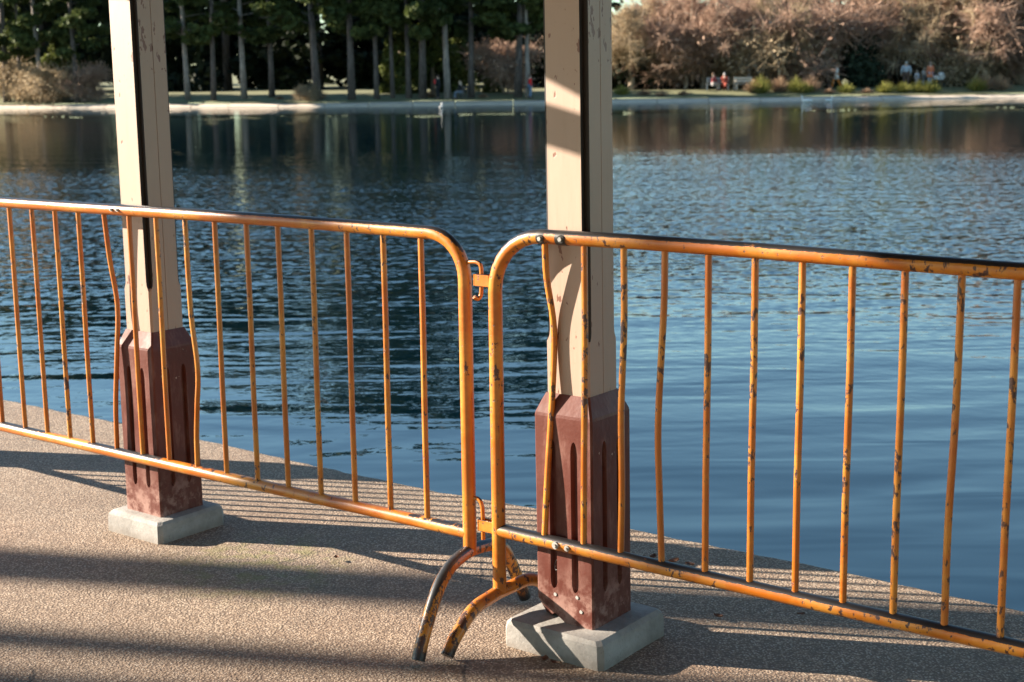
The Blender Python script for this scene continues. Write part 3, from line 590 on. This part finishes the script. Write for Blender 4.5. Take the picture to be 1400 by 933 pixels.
br = barrier('crowd_barrier', 'right orange barrier with rusty chipped top rail in front of the right pillar', SR, 1, 2.2, zk(1.102), zk(.320), .150, conv(RBARS), FR, False, YEL2)
# hooks of the left barrier, latch plates of the right one
mb = MB(); mb.tube(catmull([(.012, 0, 1.014), (.040, 0, 1.016), (.0535, 0, 1.008), (.056, 0, .985), (.055, 0, .945), (.053, -.002, .927), (.050, -.012, .921), (.046, -.020, .927)], 5), .0058, 10); obj('hook', mb, YEL, bl, True, 50)
mb = MB(); mb.tube(catmull([(.012, 0, .372), (.030, 0, .374), (.043, 0, .362), (.047, 0, .33), (.047, 0, .263)], 5), .0058, 10); obj('hook', mb, YEL, bl, True, 50)
for z0, z1 in ((.954, .986), (.288, .320)):
    mb = MB(); mb.box(-.062, -.013, -.010, -.0065, z0, z1, .0012); mb.box(-.062, -.013, .0065, .010, z0, z1, .0012); mb.box(-.0655, -.062, -.010, .010, z0, z1, .001)
    obj('latch_plate', mb, YEL, br)
bolt(br, -2.085 * KS - SR, zk(.320), .0055); bolt(br, -2.049 * KS - SR, zk(.319), .0042)
bolt(br, -2.123 * KS - SR, zk(1.099), .0055, dark=True); bolt(br, -2.061 * KS - SR, zk(1.101), .0058, dark=True)
bolt(bl, -3.795 * KS - SL, zk(1.094), .0035); bolt(bl, -3.765 * KS - SL, zk(1.094), .0035)
# dark bitumen sleeve round the upper bolts
for x, w in ((-2.127 * KS, .012), (-2.066 * KS, .016)):
    mb = MB(); mb.tube([(x - SR - w, 0, zk(1.102)), (x - SR, 0, zk(1.102)), (x - SR + w, 0, zk(1.102))], [.0189, .0193, .0189], 16, False); obj('clamp_band', mb, STEEL, br, True)
# loose black wire on the plinth
mb = MB(); c0 = plan(-2.120, KR); mb.tube(catmull([(-.045, -.086, .285), (-.030, -.088, .27), (-.016, -.09, .235), (-.030, -.088, .215), (-.036, -.086, .23), (-.01, -.09, .262), (.018, -.089, .255), (.022, -.087, .225)], 6), .0011, 5)
w_ = obj('loose_wire', mb, STEEL, None, loc=c0, rz=ROT); tag(w_, 'thin black wire loop hanging on the right pillar plinth', 'wire')

# ------------------------------------------------------------------ fallen leaves and crumbs
DEAD = plain('dead_leaf', (0.12, 0.055, 0.03), 0.8, .4, 60)
rg = random.Random(5)
spots = [(876, 770, .05, 'largest dead leaf by the right pillar slab'), (893, 765, .035, 'dead leaf behind the right pillar slab nearest the plinth'), (921, 771, .04, 'curled dead leaf right of the right pillar'), (943, 775, .03, 'dead leaf farther right of the right pillar'), (982, 846, .028, 'reddish crumb on the paving under the right barrier'), (460, 765, .024, 'dark leaf scrap on the lit paving below the left barrier'), (1095, 843, .022, 'small leaf scrap under the middle of the right barrier'), (745, 905, .028, 'leaf scrap at the right slab front corner'), (768, 898, .024, 'dark crumb touching the right slab'), (757, 909, .02, 'tiny crumb in front of the right slab'), (1185, 845, .02, 'small scrap near the kerb under the right barrier')]
for px, py, s, lab in spots:
    p = ground(px, py, .006); mb = MB(); n = 6; vs = []
    for i in range(n + 1):
        u = i / n; wd = math.sin(math.pi * min(.98, u + .03)) * .36
        for v in (-1, 0, 1): vs.append(((u - .5) * s, v * wd * s, .004 + .012 * s / .04 * (abs(v) * .6 + (u - .5) ** 2 * 1.5) + rg.uniform(0, .002)))
    fs = [(i * 3 + j, i * 3 + j + 1, i * 3 + j + 4, i * 3 + j + 3) for i in range(n) for j in range(2)]
    mb.add(vs, fs); o = obj('dead_leaf', mb, DEAD, None, True, loc=p, rz=rg.uniform(0, 6.28)); tag(o, lab, 'leaf', 'dead leaves on the paving')

# ------------------------------------------------------------------ trees on the near bank, left of the picture (their shade falls across the paving)
def near_tree(q, dist, width, label, H=22, c0=.55, seed=90):
    p = Vector((math.sin(PHI), math.cos(PHI), 0)) * q + sun_h * dist
    m2 = pine_meshes(seed, H, c0, 3.2, width / 2 / .97, .2); plant('pine_tree', m2, label, 'tree', (p.x, p.y, 0), 0, 1, 'pines on the near bank')
near_tree(3.97, 16.5, .37, 'thick pine on the near bank beyond the left picture edge', seed=90)
near_tree(3.385, 18.0, .22, 'slim pine on the near bank beyond the left picture edge', seed=91)
near_tree(3.19, 20.0, .26, 'middle pine on the near bank beyond the left picture edge', seed=92)
near_tree(2.84, 22.0, .42, 'farthest pine on the near bank beyond the left picture edge', seed=93)
# ------------------------------------------------------------------ people across the water
SKIN = plain('skin', (0.55, 0.36, 0.27), 0.6, .08)
_cl = {}
def cloth(c):
    k = tuple(round(x, 3) for x in c)
    if k not in _cl: _cl[k] = plain('cloth_%d' % len(_cl), c, 0.85, .12, 9)
    return _cl[k]
def skinned(name, verts, edges, radii, mat, root=0, sub=1):
    me = bpy.data.meshes.new(name); me.from_pydata(verts, edges, []); o = bpy.data.objects.new(name, me); COL.objects.link(o)
    md = o.modifiers.new('skin', 'SKIN'); md.use_smooth_shade = True
    for i, r in enumerate(radii):
        sv = me.skin_vertices[0].data[i]; sv.radius = r if isinstance(r, tuple) else (r, r); sv.use_root = (i == root)
    sb = o.modifiers.new('sub', 'SUBSURF'); sb.levels = sub; sb.render_levels = sub
    dg = bpy.context.evaluated_depsgraph_get(); m2 = bpy.data.meshes.new_from_object(o.evaluated_get(dg)); m2.name = name
    m2.materials.clear(); m2.materials.append(mat); bpy.data.objects.remove(o); bpy.data.meshes.remove(me); return m2
def person(label, loc, face, h, pose, top, legs, hair, long_coat=False, child=False, lean=0.0, hat=None, long_hair=False):
    t = thing('person', label, 'person', loc, face, 'people on the far bank', (h / 1.72,) * 3)
    sit = pose == 'sit'; hz = .50 if sit else .93; dz = hz - .93
    V = {}; up = lambda y, z: (y + lean * (z - .93), z + dz)
    def P(n, x, y, z, r): V[n] = ((x, *up(y, z)), r)
    P('pel', 0, 0, .95, .13); P('sp', 0, -.01, 1.12, .125); P('ch', 0, 0, 1.32, (.15, .125)); P('nk', 0, 0, 1.475, .055); P('hd', 0, .015, 1.60, (.078, .095)); P('ht', 0, .005, 1.685, (.068, .08)); P('no', 0, .112, 1.585, .014)
    wk = .22 if pose == 'walk' else 0.0
    for sg, nm in ((-1, 'l'), (1, 'r')):
        sw = wk * sg
        P('sh' + nm, sg * .175, 0, 1.41, .055)
        if sit: P('el' + nm, sg * .225, .06, 1.17, .043); P('wr' + nm, sg * .13, .27, 1.06, .032); P('hn' + nm, sg * .10, .33, 1.03, .036)
        else: P('el' + nm, sg * .235, -.03 - sw * .5, 1.14, .043); P('wr' + nm, sg * .235, .05 - sw * .7, .90, .032); P('hn' + nm, sg * .225, .075 - sw * .75, .83, .036)
        hx, hy, hzz = V['hn' + nm][0]
        for f, (dx, dy, dzf) in enumerate(((-.024, .012, -.075), (-.008, .018, -.088), (.008, .018, -.084), (.022, .012, -.07), (-sg * .05, .03, -.035))):
            V['f%d%s' % (f, nm)] = ((hx + dx, hy + dy + (.06 if sit else 0), hzz + dzf * (.3 if sit else 1)), .0095)
        V['hp' + nm] = ((sg * .09, 0, hz), .085)
        if sit: V['kn' + nm] = ((sg * .11, .45, .50), .06); V['an' + nm] = ((sg * .11, .47, .09), .042); V['to' + nm] = ((sg * .12, .62, .04), .036)
        else: V['kn' + nm] = ((sg * .10, .04 + sw * .75, .50), .06); V['an' + nm] = ((sg * .10, -.02 + sw * 1.35 + (-.06 if sw < 0 else 0), .09 + (.05 if sw < 0 else 0)), .042); V['to' + nm] = ((sg * .11, .13 + sw * 1.35, .035), .036)
    def build(name, chain, mat, grow, root, par=t, only=None):
        names = []; 
        for a, b in chain:
            for n in (a, b):
                if n not in names: names.append(n)
        idx = {n: i for i, n in enumerate(names)}
        rad = [tuple(x + grow for x in V[n][1]) if isinstance(V[n][1], tuple) else V[n][1] + grow for n in names]
        return link(name, skinned(name, [V[n][0] for n in names], [(idx[a], idx[b]) for a, b in chain], rad, mat, idx[root]), par)
    ch = [('pel', 'sp'), ('sp', 'ch'), ('ch', 'nk'), ('nk', 'hd'), ('hd', 'ht'), ('hd', 'no')]
    for nm in 'lr':
        ch += [('ch', 'sh' + nm), ('sh' + nm, 'el' + nm), ('el' + nm, 'wr' + nm), ('wr' + nm, 'hn' + nm), ('pel', 'hp' + nm), ('hp' + nm, 'kn' + nm), ('kn' + nm, 'an' + nm), ('an' + nm, 'to' + nm)]
        ch += [('hn' + nm, 'f%d%s' % (f, nm)) for f in range(5)]
    body = build('body', ch, SKIN, 0, 'pel')
    c2 = [('pel', 'sp'), ('sp', 'ch')]
    for nm in 'lr': c2 += [('ch', 'sh' + nm), ('sh' + nm, 'el' + nm), ('el' + nm, 'wr' + nm)]
    g = .03
    build('coat' if long_coat else 'jacket', c2, cloth(top), g, 'pel')
    c3 = []
    for nm in 'lr': c3 += [('pel', 'hp' + nm), ('hp' + nm, 'kn' + nm), ('kn' + nm, 'an' + nm)]
    build('trousers', c3, cloth(legs), .018, 'pel')
    if long_coat and not sit:
        mb = MB(); rings = []
        for z, a, b in ((1.10, .155, .135), (.95, .185, .155), (.80, .215, .18), (.66, .235, .20)):
            rings.append([(a * math.cos(q), b * math.sin(q) + lean * (z - .93), z) for q in (2 * math.pi * i / 14 for i in range(14))])
        mb.loft(rings); obj('coat_skirt', mb, cloth(top), t, True)
    if long_coat and sit:
        mb = MB(); rings = []
        for y, a, zc, b in ((-.06, .17, .56, .13), (.15, .19, .55, .115), (.36, .20, .54, .10), (.52, .19, .46, .13)):
            rings.append([(a * math.cos(q), y, zc + b * math.sin(q)) for q in (2 * math.pi * i / 12 for i in range(12))])
        mb.loft(rings); obj('coat_skirt', mb, cloth(top), t, True)
    for nm in 'lr':
        a = Vector(V['an' + nm][0]); b = Vector(V['to' + nm][0]); mb = MB()
        mb.tube([a + Vector((0, -.05, -.045)), a + Vector((0, 0, -.035)), b + Vector((0, 0, .01)), b + Vector((0, .05, 0))], [.04, .052, .05, .03], 8); obj('shoe', mb, cloth((.05, .04, .04)), t, True)
    hc = V['hd'][0]; mb = MB(); mb.ball((hc[0], hc[1] - .022, hc[2] + .035), .092, .105, .105, 12, 8)
    if long_hair: mb.tube([(0, hc[1] - .075, hc[2] + .03), (0, hc[1] - .10, hc[2] - .10), (0, hc[1] - .11, hc[2] - .24)], [.06, .075, .04], 8)
    obj('hair', mb, cloth(hair), t, True)
    if hat:
        mb = MB(); mb.ball((hc[0], hc[1] - .005, hc[2] + .062), .105, .112, .085, 12, 8); obj('hat', mb, cloth(hat), t, True)
    for sg in (-1, 1):
        mb = MB(); mb.ball((sg * .033, hc[1] + .088, hc[2] + .012), .011, .007, .009, 6, 4); obj('eye', mb, cloth((.03, .025, .02)), t, True)
    return t
def bank_at(px, d): return on_bank(px, d) + Vector((0, 0, .05))
person('man in dark green jacket and brown trousers walking left of the white coat', bank_at(1128, 102.5), R_(120), 1.75, 'walk', (.02, .045, .035), (.16, .10, .075), (.10, .07, .05))
person('woman in white coat and orange trousers walking', bank_at(1143, 101.5), R_(100), 1.68, 'walk', (.62, .57, .53), (.62, .20, .03), (.30, .15, .08), True, long_hair=True)
person('large person in pale grey blue jacket seen from behind', bank_at(1238, 102), R_(-10), 1.80, 'stand', (.38, .42, .47), (.10, .06, .05), (.45, .43, .40)).scale = (1.3, 1.2, 1.05)
person('small child in pale jacket and hat between the grey and orange adults', bank_at(1253, 102), R_(-40), 1.15, 'stand', (.50, .50, .56), (.42, .36, .38), (.3, .2, .1), hat=(.6, .55, .5))
person('person in white top close beside the orange coat', bank_at(1263, 102.2), R_(30), 1.35, 'stand', (.66, .62, .60), (.34, .38, .45), (.55, .45, .35))
person('adult in orange coat and pale jeans right of the children', bank_at(1271, 101.6), R_(10), 1.72, 'stand', (.62, .19, .09), (.36, .40, .48), (.35, .25, .2), True)
person('person in black with a red bag left of the sunlit pine', bank_at(599, 98.2), R_(60), 1.66, 'stand', (.012, .012, .014), (.015, .014, .016), (.05, .03, .02))
person('seated person in black with a pale scarf and jeans', bank_at(631, 98.2), R_(70), 1.68, 'sit', (.014, .014, .016), (.16, .22, .30), (.45, .32, .22), lean=.15, long_hair=True)
person('person in bright red coat and jeans by the right pillar', bank_at(725, 98.2), R_(-75), 1.60, 'stand', (.62, .02, .02), (.13, .20, .30), (.12, .06, .04))
person('person in burgundy jacket and pale trousers on the grey bench', bank_at(975, 101.0), R_(-60), 1.66, 'sit', (.22, .035, .04), (.42, .38, .36), (.25, .15, .10))
person('person in long red coat sitting beside the burgundy jacket', bank_at(990, 100.6), R_(-20), 1.72, 'sit', (.34, .055, .03), (.28, .05, .03), (.45, .42, .40), True, lean=.12)
person('pale slim person standing behind the wooden bench', bank_at(1024, 102.6), R_(80), 1.70, 'stand', (.22, .20, .24), (.30, .28, .28), (.40, .28, .2))
# scarf and bag
p = bank_at(631, 98.2); mb = MB(); mb.tube(catmull([(-.1, .02, 1.03), (0, .09, 1.0), (.1, .02, 1.03)], 4), .05, 8); mb.tube([(.03, .10, 1.0), (.05, .16, .85)], [.05, .04], 8)
tag(obj('scarf', mb, cloth((.60, .50, .42)), None, True, loc=p, rz=R_(70)), 'pale scarf round the neck of the seated person in black', 'scarf')
p = bank_at(596, 98.15); mb = MB(); mb.box(-.14, .14, -.07, .07, 1.02, 1.34, .035); b_ = thing('backpack', 'bright red bag on the back of the person in black', 'bag', p, R_(60)); obj('bag_body', mb, cloth((.6, .03, .03)), b_)
mb = MB(); mb.tube(catmull([(-.06, .06, 1.32), (0, .06, 1.40), (.06, .06, 1.32)], 4), .012, 6); obj('handle', mb, cloth((.3, .02, .02)), b_, True)
# benches
def bench(label, loc, rz, c, L):
    t = thing('park_bench', label, 'bench', loc, rz, 'benches on the far bank'); m = plain('bench_wood_%d' % len(_cl), c, .7, .15, 4); _cl[label] = m
    for i in range(3): mb = MB(); mb.box(-L / 2, L / 2, -.22 + i * .15, -.09 + i * .15, .42, .46, .006); obj('seat_slat', mb, m, t)
    for z in (.56, .76): mb = MB(); mb.box(-L / 2, L / 2, .235, .27, z, z + .13, .006); obj('back_slat', mb, m, t)
    for x in (-L / 2 + .06, L / 2 - .06):
        for y, zt in ((-.2, .42), (.255, .92)):
            mb = MB(); mb.box(x - .045, x + .045, y - .04 + (.06 if y > 0 else 0), y + .04 + (.06 if y > 0 else 0), 0, zt, .006); obj('leg', mb, m, t)
        mb = MB(); mb.box(x - .04, x + .04, -.24, .27, .60, .66, .006); obj('armrest', mb, m, t)
    return t
bench('pale cream wooden bench below the standing pale person', bank_at(1017, 101.0), R_(10), (.60, .52, .42), 1.35)
bench('grey bench under the two seated people in red', bank_at(981, 101.2), R_(-10), (.34, .33, .31), 1.6)
bench('dark bench under the seated person in black', bank_at(631, 98.1), R_(70 - 180), (.06, .05, .045), .9)
# pushchair
t = thing('pushchair', 'pale pushchair right of the orange coat', 'pushchair', bank_at(1283, 101.6), R_(-60)); wm = cloth((.62, .60, .58)); dk = cloth((.05, .06, .06))
mb = MB(); rings = [[(-.2, -.42, .66), (.2, -.42, .66), (.2, -.42, .74), (-.2, -.42, .74)], [(-.22, -.3, .50), (.22, -.3, .50), (.22, -.3, .80), (-.22, -.3, .80)], [(-.22, .25, .48), (.22, .25, .48), (.22, .25, .80), (-.22, .25, .80)], [(-.2, .42, .64), (.2, .42, .64), (.2, .42, .82), (-.2, .42, .82)]]
mb.loft(rings); obj('carrycot', mb, wm, t)
mb = MB(); mb.ball((0, .22, .84), .22, .26, .2, 12, 6); obj('hood', mb, wm, t, True)
mb = MB(); mb.tube(catmull([(-.2, -.55, 1.0), (0, -.58, 1.02), (.2, -.55, 1.0)], 4), .015, 6); mb.tube([(-.2, -.55, 1.0), (-.2, .3, .2)], .014, 6); mb.tube([(.2, -.55, 1.0), (.2, .3, .2)], .014, 6); mb.tube([(-.2, -.3, .2), (-.2, .2, .55)], .014, 6); mb.tube([(.2, -.3, .2), (.2, .2, .55)], .014, 6); obj('chassis', mb, dk, t, True)
for x in (-.23, .23):
    for y in (-.3, .32):
        mb = MB(); mb.tube([(x + .12 * math.cos(a) * 0, y + .1 * math.cos(a), .12 + .1 * math.sin(a)) for a in (2 * math.pi * i / 14 for i in range(15))], .02, 6, False); mb.tube([(x - .02, y, .12), (x + .02, y, .12)], .03, 6); obj('wheel', mb, dk, t, True)
# water birds
WHT = plain('white_feather', (.78, .76, .72), .7, .06); BIL = plain('bill', (.5, .2, .03), .5)
def bird(label, px, py, rz, sc):
    p = ground(px, py, -.6); t = thing('water_bird', label, 'bird', p, rz, 'white birds on the lake', (sc,) * 3)
    mb = MB(); rings = []
    for x, w, zc, hh in ((-.34, .02, .17, .015), (-.24, .08, .13, .06), (-.08, .14, .10, .11), (.10, .14, .09, .11), (.24, .08, .10, .08), (.30, .03, .12, .04)):
        rings.append([(x, w * math.cos(q), zc + hh * math.sin(q)) for q in (2 * math.pi * i / 12 for i in range(12))])
    mb.loft(rings); mb.tube(catmull([(.22, 0, .12), (.30, 0, .22), (.27, 0, .34), (.31, 0, .41), (.37, 0, .41)], 4), [.06, .052, .046, .042, .038, .036, .034, .034, .034, .035, .037, .04, .044, .046, .045, .042, .03], 8); obj('body', mb, WHT, t, True)
    mb = MB(); mb.tube([(.39, 0, .405), (.46, 0, .392)], [.018, .006], 6); obj('bill', mb, BIL, t, True)
    for sg in (-1, 1):
        mb = MB(); mb.loft([[(x, sg * (.12 + .02 * math.sin(q)) + w * .2 * math.cos(q) * 0, .13 + w * math.sin(q)) if False else (x, sg * .128 + sg * .018 * math.cos(q), .125 + w * math.sin(q)) for q in (2 * math.pi * i / 8 for i in range(8))] for x, w in ((-.34, .012), (-.2, .05), (-.02, .07), (.12, .05), (.18, .015))]); obj('wing', mb, WHT, t, True)
    return t
bird('white bird on the water below the dry grasses left of the couple', 1103, 140.5, R_(170), 1.0)
bird('smaller white bird on the water below the walking couple', 1133, 139.5, R_(20), .8)
bird('white bird on the water left of the sunlit pine reflection', 603, 148.5, R_(80), .75)
